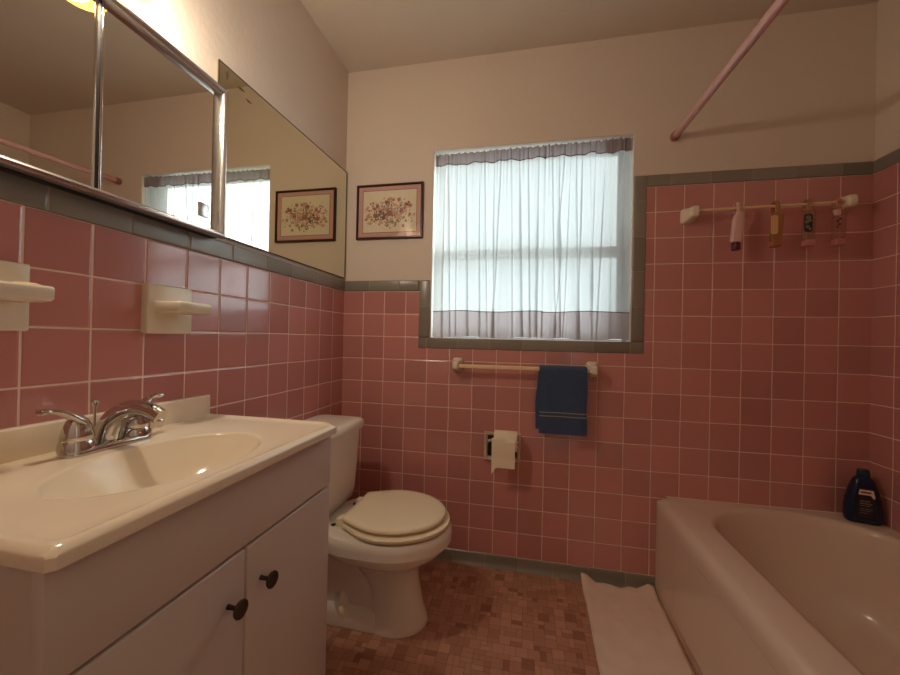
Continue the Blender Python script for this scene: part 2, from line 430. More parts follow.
def curtain(name, x0, x1, seed, label, gather):
    rd = random.Random(seed)
    comp = [(rd.uniform(30, 120), rd.uniform(0, 6.28), rd.uniform(.25, 1)) for _ in range(7)]
    fine = [(rd.uniform(250, 480), rd.uniform(0, 6.28), rd.uniform(.4, 1)) for _ in range(5)]
    nd = 12
    deep = [x0 + .012 + (x1 - x0 - .024) * (k + rd.uniform(.15, .85)) / nd for k in range(nd)]
    slants = [rd.uniform(-.03, .03) for _ in deep]
    wid = [rd.uniform(.003, .008) if rd.random() < .6 else rd.uniform(.007, .012) for _ in deep]
    kk = [rd.uniform(1.1, 2.5) for _ in deep]
    t0 = [rd.uniform(-.3, .6) for _ in deep]
    def fold(x, z):
        t = (1.9 - z) / .86
        v = sum(a * math.sin(k * x + p + t * .5 * math.sin(p)) for k, p, a in comp) / 4
        h = sum(a * math.sin(k * x + p) for k, p, a in fine) / 4
        y = .0225 + (.003 + .004 * t) * v + .0028 * max(0, 1 - t * 3.2) * h
        dx = 0
        for d, s, w, k, tt in zip(deep, slants, wid, kk, t0):
            q = (x - d - s * t) / w
            e = q * math.exp(-q * q); g_ = .35 + .65 * max(0, min(1, (t - tt) * 3 + .5))
            dx -= w * k * e * g_; y += .0085 * e * g_
        return min(y, .0295), dx
    top = lambda x: 1.906 + .009 * (x - WX0) / (WX1 - WX0) + .0028 * math.sin(x * 210 + seed) + .002 * math.sin(x * 471)
    ztop = lambda x: top(x)
    zh = lambda x: 1.853 + .006 * (x - .44) / .88 + .0042 * math.sin(x * 46 + seed) + .003 * math.sin(x * 105 + 1 + seed)
    zb = lambda x: 1.160 + .003 * math.sin(x * 19 + seed)
    zl = lambda x: 1.0395 + .0042 * math.sin(x * 23 + seed * 2) + .002 * math.sin(x * 61)
    root = thing(name, label, 'curtain', ((x0 + x1) / 2, .03, WZ0))
    def sheet(pname, za, zb_, m, dy, rows, nx_=420, span=None):
        b = bmesh.new(); g = []; xa, xb = span or (x0, x1)
        for r in range(rows + 1):
            row = []
            for i in range(nx_ + 1):
                x = xa + (xb - xa) * i / nx_
                z = za(x) + (zb_(x) - za(x)) * r / rows
                y, dx = fold(x, z)
                edge = min(1, (x - x0) / .015, (x1 - x) / .015)
                row.append(b.verts.new((min(max(x + dx * edge, WX0 + .0045), WX1 - .0032), y + dy, z)))
            g.append(row)
        for r in range(rows):
            for i in range(nx_): b.faces.new((g[r][i], g[r][i + 1], g[r + 1][i + 1], g[r + 1][i]))
        return obj(pname, b, m, root, 180)
    sheet('curtain_panel', zl, ztop, M['sheer'], 0, 70)
    sheet('heading_band', zh, ztop, M['heading'], -.0022, 10)
    if gather: sheet('heading_gather', zh, ztop, M['heading'], -.005, 10, 90, gather)
    sheet('hem_band', zl, zb, M['band'], -.0022, 12)
    sheet('heading_seam', lambda x: zh(x) - .0012, lambda x: zh(x) + .0034, M['seam'], -.0034, 1)
    sheet('hem_seam', lambda x: zb(x) - .001, lambda x: zb(x) + .0026, M['seam'], -.0034, 1)
    return root
curtain('curtain', WX0 + .009, 0.962, 3, 'left sheer white curtain panel with mauve heading and hem, nearest the flower picture', (WX0 + .009, WX0 + .024))
curtain('curtain.001', 0.955, WX1 - .001, 11, 'right sheer white curtain panel with mauve heading and hem, nearest the shower', (1.212, WX1 - .001))

# ------------------------------------------------------------------ wall mirror and medicine cabinet
root = thing('wall_mirror', 'large frameless plate mirror on the left wall beside the medicine cabinet, old silvering', 'mirror', (0, -.39, 1.318))
bm = bmesh.new()
prof = [(-.783, 1.319), (-.783, 1.824), (-.004, 1.844), (-.004, 1.319)]
loft(bm, [[(-.004, y, z) for y, z in prof], [(.003, y, z) for y, z in prof]])
obj('mirror_glass', bm, M['mirror_old'], root, 0)
bm = bmesh.new()
for (a, b) in zip(prof, prof[1:] + prof[:1]):
    tube(bm, [(.0025, a[0], a[1]), (.0025, b[0], b[1])], .0022, 6)
obj('mirror_rim', bm, M['mirror_edge'], root)
for y, z, w, h in ((-.752, 1.80, .004, .014), (-.70, 1.795, .016, .004), (-.665, 1.777, .012, .003)):
    bm = bmesh.new()
    ring = [(.0032, y + w * math.cos(a) * (1 + .3 * math.sin(3 * a)), z + h * math.sin(a)) for a in [2 * PI * k / 16 for k in range(16)]]
    bm.faces.new([bm.verts.new(p) for p in ring])
    obj('silver_stain', bm, M['spot'], root, 0)['label'] = 'brown spot of decayed silvering'

CY0, CY1, CZ0, CZ1, CXF = -1.418, -.797, 1.300, 1.7165, .03
root = thing('medicine_cabinet', 'chrome framed medicine cabinet with two mirror doors on the left wall above the basin', 'cabinet', (0, -1.1, CZ0))
bm = box(bmesh.new(), (-.004, CY0 + .002, CZ0 + .001), (.024, CY1 - .002, CZ1 - .002)); obj('cabinet_body', bm, M['black_gap'], root, 0)  # body coloured black so its underside reads as shade beneath the frame
# rounded frame profile swept round the front (mitred corners)
prof = [(.032, 0.001), (.033, 0.0), (.047, 0.0), (.051, .0012), (.0535, .0045), (.054, .008), (.051, .012), (.045, .0152), (.038, .0165), (.028, .0165)]
bm = bmesh.new(); rings = []
for x, ins in prof: rings.append([(x, CY0 + ins, CZ0 + ins), (x, CY1 - ins, CZ0 + ins), (x, CY1 - ins, CZ1 - ins), (x, CY0 + ins, CZ1 - ins)])
loft(bm, rings, False, False); obj('chrome_frame', bm, M['chrome_soft'], root, 35)
YM = -1.099
bm = box(bmesh.new(), (.0235, YM - .002, CZ0 + .015), (.031, CY1 - .015, CZ1 - .015)); d1 = obj('mirror_door', bm, M['mirror'], root, 0)
bm = box(bmesh.new(), (.0235, CY0 + .015, CZ0 + .015), (.029, YM - .008, CZ1 - .015)); d2 = obj('mirror_door', bm, M['mirror'], root, 0)
bm = bmesh.new(); box(bm, (.0265, YM - .003, CZ0 + .0155), (.0335, YM + .002, CZ1 - .0155), .0015)
obj('door_edge', bm, M['chrome'], d1)
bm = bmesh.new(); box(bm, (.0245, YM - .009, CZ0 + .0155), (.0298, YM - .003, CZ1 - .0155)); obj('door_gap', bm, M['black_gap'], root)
bm = bmesh.new(); box(bm, (.0245, YM - .0115, CZ0 + .0155), (.033, YM - .009, CZ1 - .0155), .0015); obj('door_edge', bm, M['chrome'], d2)
bm = bmesh.new(); box(bm, (.0295, -.866, 1.344), (.035, -.840, 1.381), .0015)
obj('finger_pull', bm, M['chrome_soft'], d1)

# wall lamp above the cabinet
LX, LY = .090, -1.098
root = thing('wall_lamp', 'lit amber glass wall lamp above the medicine cabinet, at the top edge', 'lamp', (0, LY, 1.88))
bm = bmesh.new(); lathe(bm, [(0, 0), (.055, 0), (.058, .004), (.052, .012), (.02, .018), (0, .018)], (-.004, LY, 1.92), 'x'); obj('back_plate', bm, M['chrome'], root)
bm = bmesh.new(); tube(bm, spline([(.01, LY, 1.92), (.05, LY, 1.935), (LX, LY, 1.925), (LX, LY, 1.895)], 6), .008); obj('lamp_arm', bm, M['chrome'], root)
bm = bmesh.new(); lathe(bm, [(0, .03), (.018, .03), (.024, .018), (.026, 0), (0, 0)], (LX, LY, 1.868)); obj('socket_cup', bm, M['chrome'], root)
bm = bmesh.new(); sp = [(.026, .155), (.034, .145), (.046, .12), (.055, .085), (.057, .06), (.052, .034), (.040, .014), (.024, .004), (.001, 0)]
lathe(bm, sp, (LX, LY, 1.711), seg=36, cap0=False, cap1=False); obj('glass_shade', bm, M['shade'], root, 180)
bm = bmesh.new(); lathe(bm, [(.001, 0), (.012, .003), (.021, .014), (.024, .028), (.018, .048), (.012, .062), (.012, .085), (0, .085)], (LX + .018, LY, 1.775)); obj('light_bulb', bm, M['bulb'], root, 180)
ld = bpy.data.lights.new('bulb glow', 'POINT'); ld.energy = 21; ld.color = (1.0, .91, .81); ld.shadow_soft_size = .03
lo_ = bpy.data.objects.new('bulb_glow', ld); C.objects.link(lo_); lo_.location = (LX + .02, LY, 1.756); lo_.parent = root
lo_.matrix_parent_inverse = Matrix.Translation(root.location).inverted()

# ------------------------------------------------------------------ soap dishes on the left wall
def soap_dish(yc, label):
    r = thing('soap_dish', label, 'soap dish', (0, yc, 1.088), 'ivory ceramic soap dishes on the left wall')
    b = bmesh.new(); box(b, (-.004, yc - .0585, 1.028), (.020, yc + .0585, 1.1475), .004, 3); obj('back_plate', b, M['ceramic'], r)
    b = bmesh.new(); rows = []
    w = .0465
    for z, ins, xe in ((1.078, .010, .076), (1.081, .002, .086), (1.085, .0, .0885), (1.1015, .0, .0893), (1.1045, .001, .0887), (1.106, .003, .087),
                       (1.104, .007, .082), (1.097, .010, .078), (1.094, .018, .069)):
        rows.append([(px_, yc + .006 + (py_ - yc - .006) * (1 + .14 * (1 - (px_ - .012) / .077)), pz_) for px_, py_, pz_ in rrect(.012 + ins * .3, xe, yc + .006 - w + ins, yc + .006 + w - ins, .005, z, 4)])
    loft(b, rows); obj('tray', b, M['ceramic'], r)
    return r
soap_dish(-.9265, 'ivory ceramic soap dish with empty tray, right of the two on the left wall')
soap_dish(-1.2525, 'ivory ceramic soap dish holding yellow soap, at the left edge of the photo')
bm = bmesh.new(); loft(bm, [rrect(.048, .076, -1.240, -1.212, .012, 1.0955, 6), rrect(.045, .079, -1.243, -1.208, .013, 1.100, 6), rrect(.045, .079, -1.243, -1.208, .013, 1.1075, 6), rrect(.050, .074, -1.237, -1.214, .010, 1.110, 6)])
tag(obj('soap_bar', bm, M['yellow_soap']), 'worn pale yellow bar of soap lying in the left soap dish', 'soap')

# ------------------------------------------------------------------ framed picture
root = thing('framed_picture', 'small dark framed flower print with rose mat, on the back wall between mirror and window', 'picture', (.229, PY, 1.508))
X0, X1, Z0, Z1 = .060, .398, 1.508, 1.774
bm = bmesh.new(); rings = []
for y, ins in ((PY, 0), (-.008, 0), (-.012, .003), (-.012, .007), (-.007, .0105), (-.004, .0105)):
    rings.append([(X0 + ins, y, Z0 + ins), (X1 - ins, y, Z0 + ins), (X1 - ins, y, Z1 - ins), (X0 + ins, y, Z1 - ins)])
loft(bm, rings, False, False); obj('picture_frame', bm, M['frame_wood'], root, 30)
bm = box(bmesh.new(), (X0 + .008, -.002, Z0 + .008), (X1 - .008, PY, Z1 - .008)); obj('picture_mat', bm, M['mat'], root, 0)
AX0, AX1, AZ0, AZ1 = .094, .366, 1.541, 1.743
bm = bmesh.new(); frame_rect(bm, AX0 - .0025, AX1 + .0025, AZ0 - .0025, AZ1 + .0025, -.0028, -.001, .0025, 0); obj('mat_line', bm, M['matline'], root, 0)
art_m = [M['art']] + [plain('print ink ' + nm_, c, .85) for nm_, c in (('rose', (186, 122, 106)), ('deep rose', (150, 84, 76)), ('sage', (128, 126, 100)), ('plum', (92, 70, 74)), ('blush', (214, 170, 150)), ('cream', (228, 212, 178)))]
bm = box(bmesh.new(), (AX0, -.0024, AZ0), (AX1, 0, AZ1))
rd = random.Random(5); lay = [0]
def blob(x, z, r, mi, lobes=5, sq=1.0):
    lay[0] += 1; y = -.00243 - lay[0] * 1.2e-6; ph = rd.uniform(0, 6.28)
    pts = [(min(max(x + r * math.cos(a) * (1 + .28 * math.cos(lobes * a + ph)), AX0 + .004), AX1 - .004), y, min(max(z + sq * r * math.sin(a) * (1 + .28 * math.cos(lobes * a + ph)), AZ0 + .004), AZ1 - .004)) for a in [2 * PI * k / 20 for k in range(20)]]
    bm.faces.new([bm.verts.new(p) for p in pts]).material_index = mi
cx, cz = .232, 1.625
for k in range(70):   # stems and leaves
    a = rd.uniform(-.35, PI + .35); L = rd.uniform(.03, .125); 
    for q in range(5):
        s = L * (.35 + .16 * q); blob(cx + s * math.cos(a) * 1.12 + rd.uniform(-.004, .004), cz - .012 + s * math.sin(a) * .82 + rd.uniform(-.004, .004), rd.uniform(.0012, .0034), rd.choice((3, 3, 4)), 3, 1.4)
for k in range(95):
    a = rd.uniform(0, 2 * PI); L = rd.random() ** .6 * .118
    blob(cx + L * 1.15 * math.cos(a), cz + .006 + .62 * L * math.sin(a), rd.uniform(.004, .0085), rd.choice((1, 1, 5, 5, 6, 2)), 5)
for x, z, r, mi in ((.232, 1.632, .016, 1), (.262, 1.63, .013, 5), (.16, 1.622, .014, 1), (.12, 1.62, .011, 5), (.24, 1.60, .012, 6), (.205, 1.655, .011, 5), (.29, 1.64, .011, 1), (.235, 1.70, .010, 5), (.335, 1.665, .009, 3)):
    for q, mj in ((1, mi), (.66, 2 if mi == 1 else 1), (.35, mi)): blob(x, z, r * q, mj, 6)
for k in range(22): blob(cx + rd.uniform(-.03, .04), 1.585 + rd.uniform(-.015, .02), rd.uniform(.002, .0045), rd.choice((4, 3, 6)), 4)
obj('flower_print', bm, art_m, root, 0)
bm = box(bmesh.new(), (X0 + .009, -.0052, Z0 + .009), (X1 - .009, -.0042, Z1 - .009)); obj('picture_glass', bm, M['pic_glass'], root, 0)

# ------------------------------------------------------------------ towel bar under the window
def post(b, x, z, mirror=1, w=.025, h=.033, d=.072):
    """rounded ceramic bracket standing off the wall"""
    rows = []
    for y, sw, sh, dz in ((.004, 1, 1, 0), (-.008, 1, 1, 0), (-.016, .9, .92, 0), (-.03, .66, .72, -.001), (-.045, .6, .62, -.001), (-.06, .6, .6, 0), (-d + .004, .52, .52, 0), (-d, .36, .36, 0)):
        rows.append([(px_, y, z + dz + pz) for px_, pz, _ in [(p[0] + x, p[1], 0) for p in rrect(-w * sw, w * sw, -h * sh, h * sh, min(w * sw, h * sh) * .55, 0, 5)]])
    return loft(b, rows)
root = thing('towel_bar', 'cream towel bar with two ceramic brackets on the pink back wall below the window', 'towel bar', (.874, 0, .91))
for x in (.582, 1.172): obj('bracket', post(bmesh.new(), x, .911), M['ceramic'], root)
bm = box(bmesh.new(), (.588, -.061, .9005), (1.166, -.045, .9165), .003); obj('bar', bm, M['cream_bar'], root)

# navy hand towel over the bar
root = thing('hand_towel', 'folded navy blue hand towel hanging over the cream bar below the window', 'towel', (1.05, -.055, .64))
def towel(x0, x1, zf, zb_, th, name):
    b = bmesh.new(); r = .0110; yc, zc = -.053, .909
    path = [(yc - r - .004, zf + (zc - zf) * k / 14, 0) for k in range(15)]
    for k in range(1, 8):
        a = PI - PI * k / 8; path.append((yc + r * math.cos(a) - .004 * (1 - k / 8), zc + r * .9 * math.sin(a) + .002, 0))
    path += [(yc + r, zc - (zc - zb_) * k / 12, -.013 * min(1, k / 5)) for k in range(0, 13)]
    rows = []; NX = 26
    for i, (y, z, sx) in enumerate(path):
        p = path[max(i - 1, 0)]; q = path[min(i + 1, len(path) - 1)]
        ty, tz = q[0] - p[0], q[1] - p[1]; L = math.hypot(ty, tz) or 1; ny_, nz_ = -tz / L, ty / L
        ring = []
        for s in (1, -1):
            for k in range(NX + 1):
                t = k / NX if s == 1 else 1 - k / NX
                wv = .0022 * math.sin(t * 9 + z * 14) * (1 if i < 15 else .3) * max(0, min(1, (.90 - z) / .1))
                e = min(1, min(t, 1 - t) * 14 + .35)
                ring.append((x0 + (x1 - x0) * t + sx + .0015 * math.sin(z * 40), y + ny_ * th * s * e + wv, z + nz_ * th * s * e))
        rows.append(ring)
    return obj(name, loft(b, rows), M['navy'], root, 60)
towel(.950, 1.145, .636, .648, .0042, 'terry_cloth')
bm = bmesh.new()
for z in (.727, .7115): 
    rows = []
    for z_ in (z - .0022, z + .0022):
        rows.append([(.9515 + .192 * k / 20, -.053 - .0110 - .004 - .0050 + .0022 * math.sin(k / 20 * 9 + z_ * 14), z_) for k in range(21)])
    rows2 = [[(x, y + .0012, zz) for x, y, zz in r] for r in rows]
    loft(bm, [rows2[0], rows[0], rows[1], rows2[1]], False, False, closed=False)
obj('stripe', bm, M['stripe'], root, 0)['label'] = 'two thin grey woven stripes'

# ------------------------------------------------------------------ toilet paper
root = thing('paper_holder', 'chrome recessed toilet paper holder in the pink back wall', 'paper holder', (.793, 0, .486))
bm = bmesh.new(); rings = []
for y, ins in ((.002, 0), (-.008, .0), (-.012, .002), (-.012, .011), (-.008, .015), (-.001, .017)):
    rings.append([(.712 + ins, y, .484 + ins), (.876 - ins, y, .484 + ins), (.876 - ins, y, .611 - ins), (.712 + ins, y, .611 - ins)])
loft(bm, rings, False, False); obj('chrome_frame', bm, M['tan_chrome'], root, 30)
bm = box(bmesh.new(), (.727, -.0016, .499), (.859, .001, .596)); obj('recess_shade', bm, M['black_gap'], root, 0)  # flat dark plate painted as the shade inside the holder
bm = bmesh.new()
for x in (.738, .862):
    bm = bmesh.new(); tube(bm, spline([(x, -.001, .560), (x, -.03, .573), (x, -.048, .583)], 5), [.007] * 10 + [.006], 10)
    obj('roller_arm', bm, M['chrome_soft'], root)
bm = bmesh.new(); lathe(bm, [(.006, 0), (.008, .003), (.008, .121), (.006, .124)], (.738, -.048, .583), 'x', 16); obj('roller', bm, M['chrome_soft'], root)
root = thing('toilet_paper_roll', 'white toilet paper roll with hanging loose end on the chrome wall holder', 'toilet paper', (.806, -.048, .48))
bm = bmesh.new(); lathe(bm, [(.016, 0), (.042, 0), (.0445, .002), (.0445, .098), (.042, .1), (.016, .1), (.016, 0)], (.762, -.0505, .587), 'x', 40, cap0=False, cap1=False); obj('paper_roll', bm, M['paper'], root, 60)
bm = bmesh.new(); rows = []
path = []
for k in range(10):
    a = PI * .86 + PI * .14 * k / 9; path.append((-.0505 + .0488 * math.cos(a), .587 + .0488 * math.sin(a)))
for k in range(1, 9): path.append((-.0993 - .001 * math.sin(k), .587 - .105 * k / 8))
for i, (y, z) in enumerate(path):
    row = []
    for k in range(13):
        t = k / 12; dz = 0
        if i >= 14: dz = -.030 * max(0, 1 - t * 5.5) * (i - 13) / 4
        row.append((.755 + .099 * t, y - .0008 * math.sin(t * 5 + i * .5), z + dz))
    rows.append(row)
rows2 = [[(x, y + .0008, z) for x, y, z in r] for r in rows]
loft(bm, rows, False, False, closed=False)
obj('loose_sheet', bm, M['paper'], root, 60)

# ------------------------------------------------------------------ shower bar and the bottles hooked on it
root = thing('shower_bar', 'slim tan bar with white brackets on the tile over the tub', 'towel bar', (1.79, 0, 1.56))
for x, z in ((1.530, 1.556), (2.064, 1.571)):
    b = bmesh.new(); rows = []
    for y, sx, sz, dx in ((.004, .022, .032, 0), (-.01, .022, .032, 0), (-.02, .020, .029, .004), (-.05, .017, .023, .007), (-.07, .016, .021, .007), (-.076, .011, .014, .007)):
        rows.append([(x + (dx if x < 1.8 else -dx) + p[0], y, z + p[1]) for p in rrect(-sx, sx, -sz, sz, sx * .6, 0, 4)])
    obj('bracket', loft(b, rows), M['ceramic'], root)
bm = bmesh.new(); tube(bm, [(1.535, -.055, 1.562), (2.04, -.055, 1.570)], .0055, 12); obj('bar', bm, M['cream_bar'], root)

BARY = -.055
def hook_body(b, x, zt, zb_, w, d, hook=True, taper=1.0, lean=0.0):
    """flat bottle whose shoulder draws out into a hook over the bar"""
    rows = []
    H_ = zt - zb_
    for t, s in ((0, .55), (.02, .92), (.06, 1), (.45, 1.0), (.78, .98), (.9, .78), (1.0, .42)):
        z = zb_ + H_ * t; cx_ = x + lean * t
        ww = w * s * (taper if t > .5 else 1)
        dd = d * (s if t < .5 else .35 + .65 * s)
        rows.append([(cx_ + p[0], BARY - .016 + p[1], z) for p in rrect(-ww, ww, -dd, dd, min(ww, dd) * .8, 0, 5)])
    loft(b, rows)
    # strap over the bar
    xt = x + lean
    pts = [(xt, BARY - .016, zt - .004), (xt, BARY - .017, zt + .012), (xt, BARY - .010, 1.578), (xt, BARY, 1.5815), (xt, BARY + .011, 1.577), (xt, BARY + .014, 1.560), (xt, BARY + .012, 1.548)]
    tube(b, spline(pts, 5), .0048, 10, sx=w * .42 / .0048, sy=.9)
    return b
GB = None
r = thing('hanging_bottle', 'pinkish white bottle with dark maroon cap, hooked on the shower bar', 'bottle', (1.68, BARY, 1.40), 'bottles hooked on the shower bar')
obj('bottle_body', hook_body(bmesh.new(), 1.678, 1.545, 1.425, .020, .012, lean=.010), M['pink_bottle'], r)
b = bmesh.new(); lathe(b, [(0, 0), (.013, 0), (.0145, .003), (.0145, .028), (.012, .031), (0, .031)], (1.679, BARY - .016, 1.396)); obj('cap', b, M['maroon'], r)
spec = [(1.812, 'hanging_bottle.001', 'clear amber bottle with a cream label, hooked on the shower bar', 'clear_yellow', 'amber_cap', 'y'),
        (1.917, 'hanging_bottle.002', 'clear bottle with a dark patterned label and rose cap, on the shower bar', 'clear', 'pink_cap', 'd'),
        (2.012, 'hanging_bottle.003', 'clear bottle with rose cap at the right end of the shower bar', 'clear_pink', 'pink_cap', 'p')]
for x, nm_, lab, mm, cap, kind in spec:
    r = thing(nm_, lab, 'bottle', (x, BARY, 1.40), 'bottles hooked on the shower bar')
    obj('bottle_body', hook_body(bmesh.new(), x, 1.545, 1.425, .019, .012, lean=.006), M[mm], r)
    b = bmesh.new(); box(b, (x - .016, BARY - .030, 1.404), (x + .016, BARY - .004, 1.428), .004); obj('cap', b, M[cap], r)
    yl = BARY - .0295
    if kind == 'y':
        b = bmesh.new(); loft(b, [[(p[0], yl - dy, p[1]) for p in rrect(x - .024, x - .002, 1.450, 1.522, .008, 0, 5)] for dy in (0, .004)]); obj('label', b, M['cream_label'], r, 30)
    elif kind == 'd':
        b = bmesh.new(); loft(b, [[(p[0], yl - dy, p[1]) for p in rrect(x - .022, x + .004, 1.455, 1.522, .008, 0, 5)] for dy in (0, .002)])
        o_ = obj('label', b, M['dark_label'], r, 30)
        b = bmesh.new()
        for (dx, z, rr) in ((-.010, 1.508, .008), (-.014, 1.492, .006), (-.004, 1.497, .005), (-.012, 1.474, .006), (-.004, 1.466, .004)):
            lathe(b, [(0, 0), (rr, 0), (rr, -.0025), (0, -.003)], (x + dx, yl - .0016, z), 'y', 12)
        obj('label_mark', b, M['sage_label'], o_, 30)
    else:
        b = bmesh.new(); box(b, (x - .024, yl - .003, 1.512), (x - .002, yl + .002, 1.534), .003); o_ = obj('label', b, M['pink_bottle'], r, 30)
        b = bmesh.new()
        for (dx, z, rr) in ((-.012, 1.492, .004), (-.004, 1.500, .0035), (-.006, 1.48, .004), (-.013, 1.47, .003)):
            lathe(b, [(0, 0), (rr, 0), (rr, -.002), (0, -.002)], (x + dx, yl + .0005, z), 'y', 10)
        obj('label_mark', b, M['dark_label'], r, 30)

# ------------------------------------------------------------------ shower curtain rod
root = thing('shower_curtain_rod', 'pink metal shower curtain rod running from the back wall high over the tub edge', 'shower rod', (1.49, -.76, 1.89))
bm = bmesh.new(); tube(bm, [(1.482, -.002, 1.894), (1.470, -1.53, 1.820)], .0135, 20); obj('rod', bm, M['rod'], root)
for y, s in ((PY, -1), (-1.537, 1)):
    b = bmesh.new(); lathe(b, [(0, 0), (.0175, 0), (.019, s * .006), (.018, s * .022), (.0145, s * .028), (0, s * .029)], (1.482 if s < 0 else 1.470, y, 1.894 if s < 0 else 1.820), 'y', 24)
    obj('end_flange', b, M['rod_end'], root)

# ------------------------------------------------------------------ bathtub
def ray_poly(c, th, poly):
    dx, dy = math.cos(th), math.sin(th); best = None
    for (x0, y0), (x1, y1) in zip(poly, poly[1:] + poly[:1]):
        ex, ey = x1 - x0, y1 - y0; den = dx * ey - dy * ex
        if abs(den) < 1e-12: continue
        t = ((x0 - c[0]) * ey - (y0 - c[1]) * ex) / den; u = ((x0 - c[0]) * dy - (y0 - c[1]) * dx) / den
        if t > 0 and -1e-9 <= u <= 1 + 1e-9 and (best is None or t < best): best = t
    return (c[0] + dx * best, c[1] + dy * best)

TY0, TX0, ZR = -1.533, 1.438, .392
tc = (1.845, -.77)
def tub_outline(ins):
    """inner edge of the rim: straight sides, round foot end"""
    xl, xr, yt, ybm_ = 1.548 + ins, 2.138 - ins * .55, -.038 - ins * .75, -1.46 + ins
    xc = 1.86; b_ = .23; pts = []
    K = 40
    for k in range(K + 1):
        a = PI * k / K; cx_ = math.cos(a); sx = math.sin(a) ** .92
        rx = (xr - xc) if cx_ > 0 else (xc - xl)
        pts.append((xc + rx * cx_, yt - b_ + b_ * sx))
    r = .12
    for cx_, a0 in ((xl + r, PI), (xr - r, 1.5 * PI)):
        for k in range(9):
            a = a0 + PI / 2 * k / 8; pts.append((cx_ + r * math.cos(a), ybm_ + r + r * math.sin(a)))
    return pts
corners = [(TX0, TY0), (W - .002, TY0), (W - .002, -.002), (TX0, -.002)]
ths = sorted([2 * PI * k / 200 for k in range(200)] + [math.atan2(y - tc[1], x - tc[0]) % (2 * PI) for x, y in corners])
def rect_ring(front, z, ins=0.0, rnd=None):
    poly = [(front, TY0), (W - .004 - ins, TY0), (W - .004 - ins, -.002), (front, -.002)]
    return [ray_poly(tc, t, poly) + (z,) for t in ths]
def in_ring(ins, z): 
    poly = tub_outline(ins); return [ray_poly(tc, t, poly) + (z,) for t in ths]
rings = [rect_ring(1.436, 0.0), rect_ring(1.437, .05), rect_ring(1.436, .22), rect_ring(1.433, .325), rect_ring(1.4325, .345)]
for k in range(1, 7):
    a = PI / 2 * k / 6; rings.append(rect_ring(1.4325 + .034 * (1 - math.cos(a)), .352 + .038 * math.sin(a)))
rings += [rect_ring(1.49, ZR)]
rings += [in_ring(-.012, ZR), in_ring(-.004, ZR - .001), in_ring(.004, ZR - .006), in_ring(.010, ZR - .016), in_ring(.016, ZR - .04),
          in_ring(.03, ZR - .12), in_ring(.05, ZR - .21), in_ring(.075, ZR - .27), in_ring(.11, ZR - .305), in_ring(.16, ZR - .318)]
bm = bmesh.new(); loft(bm, rings, False, True)
tub = thing('bathtub', 'pinkish beige built-in bathtub along the right wall', 'bathtub', (1.805, -.77, 0))
obj('tub_shell', bm, M['tub'], tub, 50)
bm = bmesh.new(); loft(bm, [[(x, y, z) for y, z in ((-.20, .03), (-1.40, .03), (-1.40, .325), (-.20, .325))] for x in (1.441, 1.4335, 1.4325)], False, True)
bmesh.ops.bevel(bm, geom=[e for e in bm.edges], offset=.001, segments=1, affect='EDGES')
obj('apron_panel', bm, M['tub'], tub, 30)
bm = bmesh.new(); lathe(bm, [(0, 0), (.03, 0), (.032, .002), (.03, .005), (0, .004)], (1.85, -1.22, ZR - .319)); obj('drain', bm, M['chrome'], tub)
bm = bmesh.new(); tube(bm, [(1.475, -.001, .3905), (W - .004, -.001, .3925)], .0025, 8); 
obj('caulk_bead', bm, M['ceramic'], tub)

# navy bottle in the tub corner
bx, by, bz = 2.104, -.062, ZR + .001
root = thing('shampoo_bottle', 'navy blue bottle with dark label standing on the tub rim in the corner', 'bottle', (bx, by, bz))
ang = math.radians(-14)
def rot2(x, y): return (bx + x * math.cos(ang) - y * math.sin(ang), by + x * math.sin(ang) + y * math.cos(ang))
rows = []
for z, hw, hd in ((0, .044, .019), (.004, .050, .023), (.02, .0525, .024), (.05, .052, .024), (.08, .048, .023), (.105, .042, .022), (.13, .034, .020), (.148, .027, .017), (.156, .018, .014)):
    rows.append([rot2(p[0] * .97 + .004, p[1]) + (bz + z * 1.05,) for p in rrect(-hw, hw, -hd, hd, hd * .75, 0, 6)])
bm = bmesh.new(); loft(bm, rows); obj('bottle_body', bm, M['navy_plastic'], root, 60)
rows = []
for z, hw, hd in ((.150, .017, .013), (.153, .0185, .0145), (.178, .0165, .013), (.183, .014, .011)):
    rows.append([rot2(p[0] * .97 + .004, p[1]) + (bz + z * 1.05,) for p in rrect(-hw, hw, -hd, hd, hd * .8, 0, 6)])
bm = bmesh.new(); loft(bm, rows); obj('bottle_cap', bm, M['navy_cap'], root, 60)
def lab(outline, y0, y1, m, name, parent):
    b = bmesh.new(); loft(b, [[rot2(x, y) + (bz + z,) for x, z in outline] for y in (y0, y1)]); return obj(name, b, m, parent, 0)
L_ = lab([(-.026, .022), (.034, .022), (.030, .075), (.022, .128), (-.016, .128), (-.024, .075)], -.022, -.0252, M['label_dark'], 'label', root)
lab([(-.018, .106), (.014, .106), (.022, .094), (.026, .098), (.021, .124), (-.015, .124)], -.0245, -.0262, M['label_cream'], 'label_patch', L_)
lab([(-.013, .112), (.015, .112), (.015, .118), (-.013, .118)], -.0258, -.0267, M['label_red'], 'label_stripe', L_)
for i, (z, w) in enumerate(((.082, .026), (.073, .032), (.066, .028), (.055, .034), (.048, .03), (.040, .022))):
    h = .0030 if i < 2 else .0016; x0 = -.014; cuts = [0, .3, .36, .7, .75, 1] if i % 2 else [0, .45, .52, 1]
    for a, b_ in zip(cuts[::2], cuts[1::2]):
        lab([(x0 + w * a, z), (x0 + w * b_, z), (x0 + w * b_, z + h), (x0 + w * a, z + h)], -.0248, -.0258, M['label_line'], 'lettering', L_)

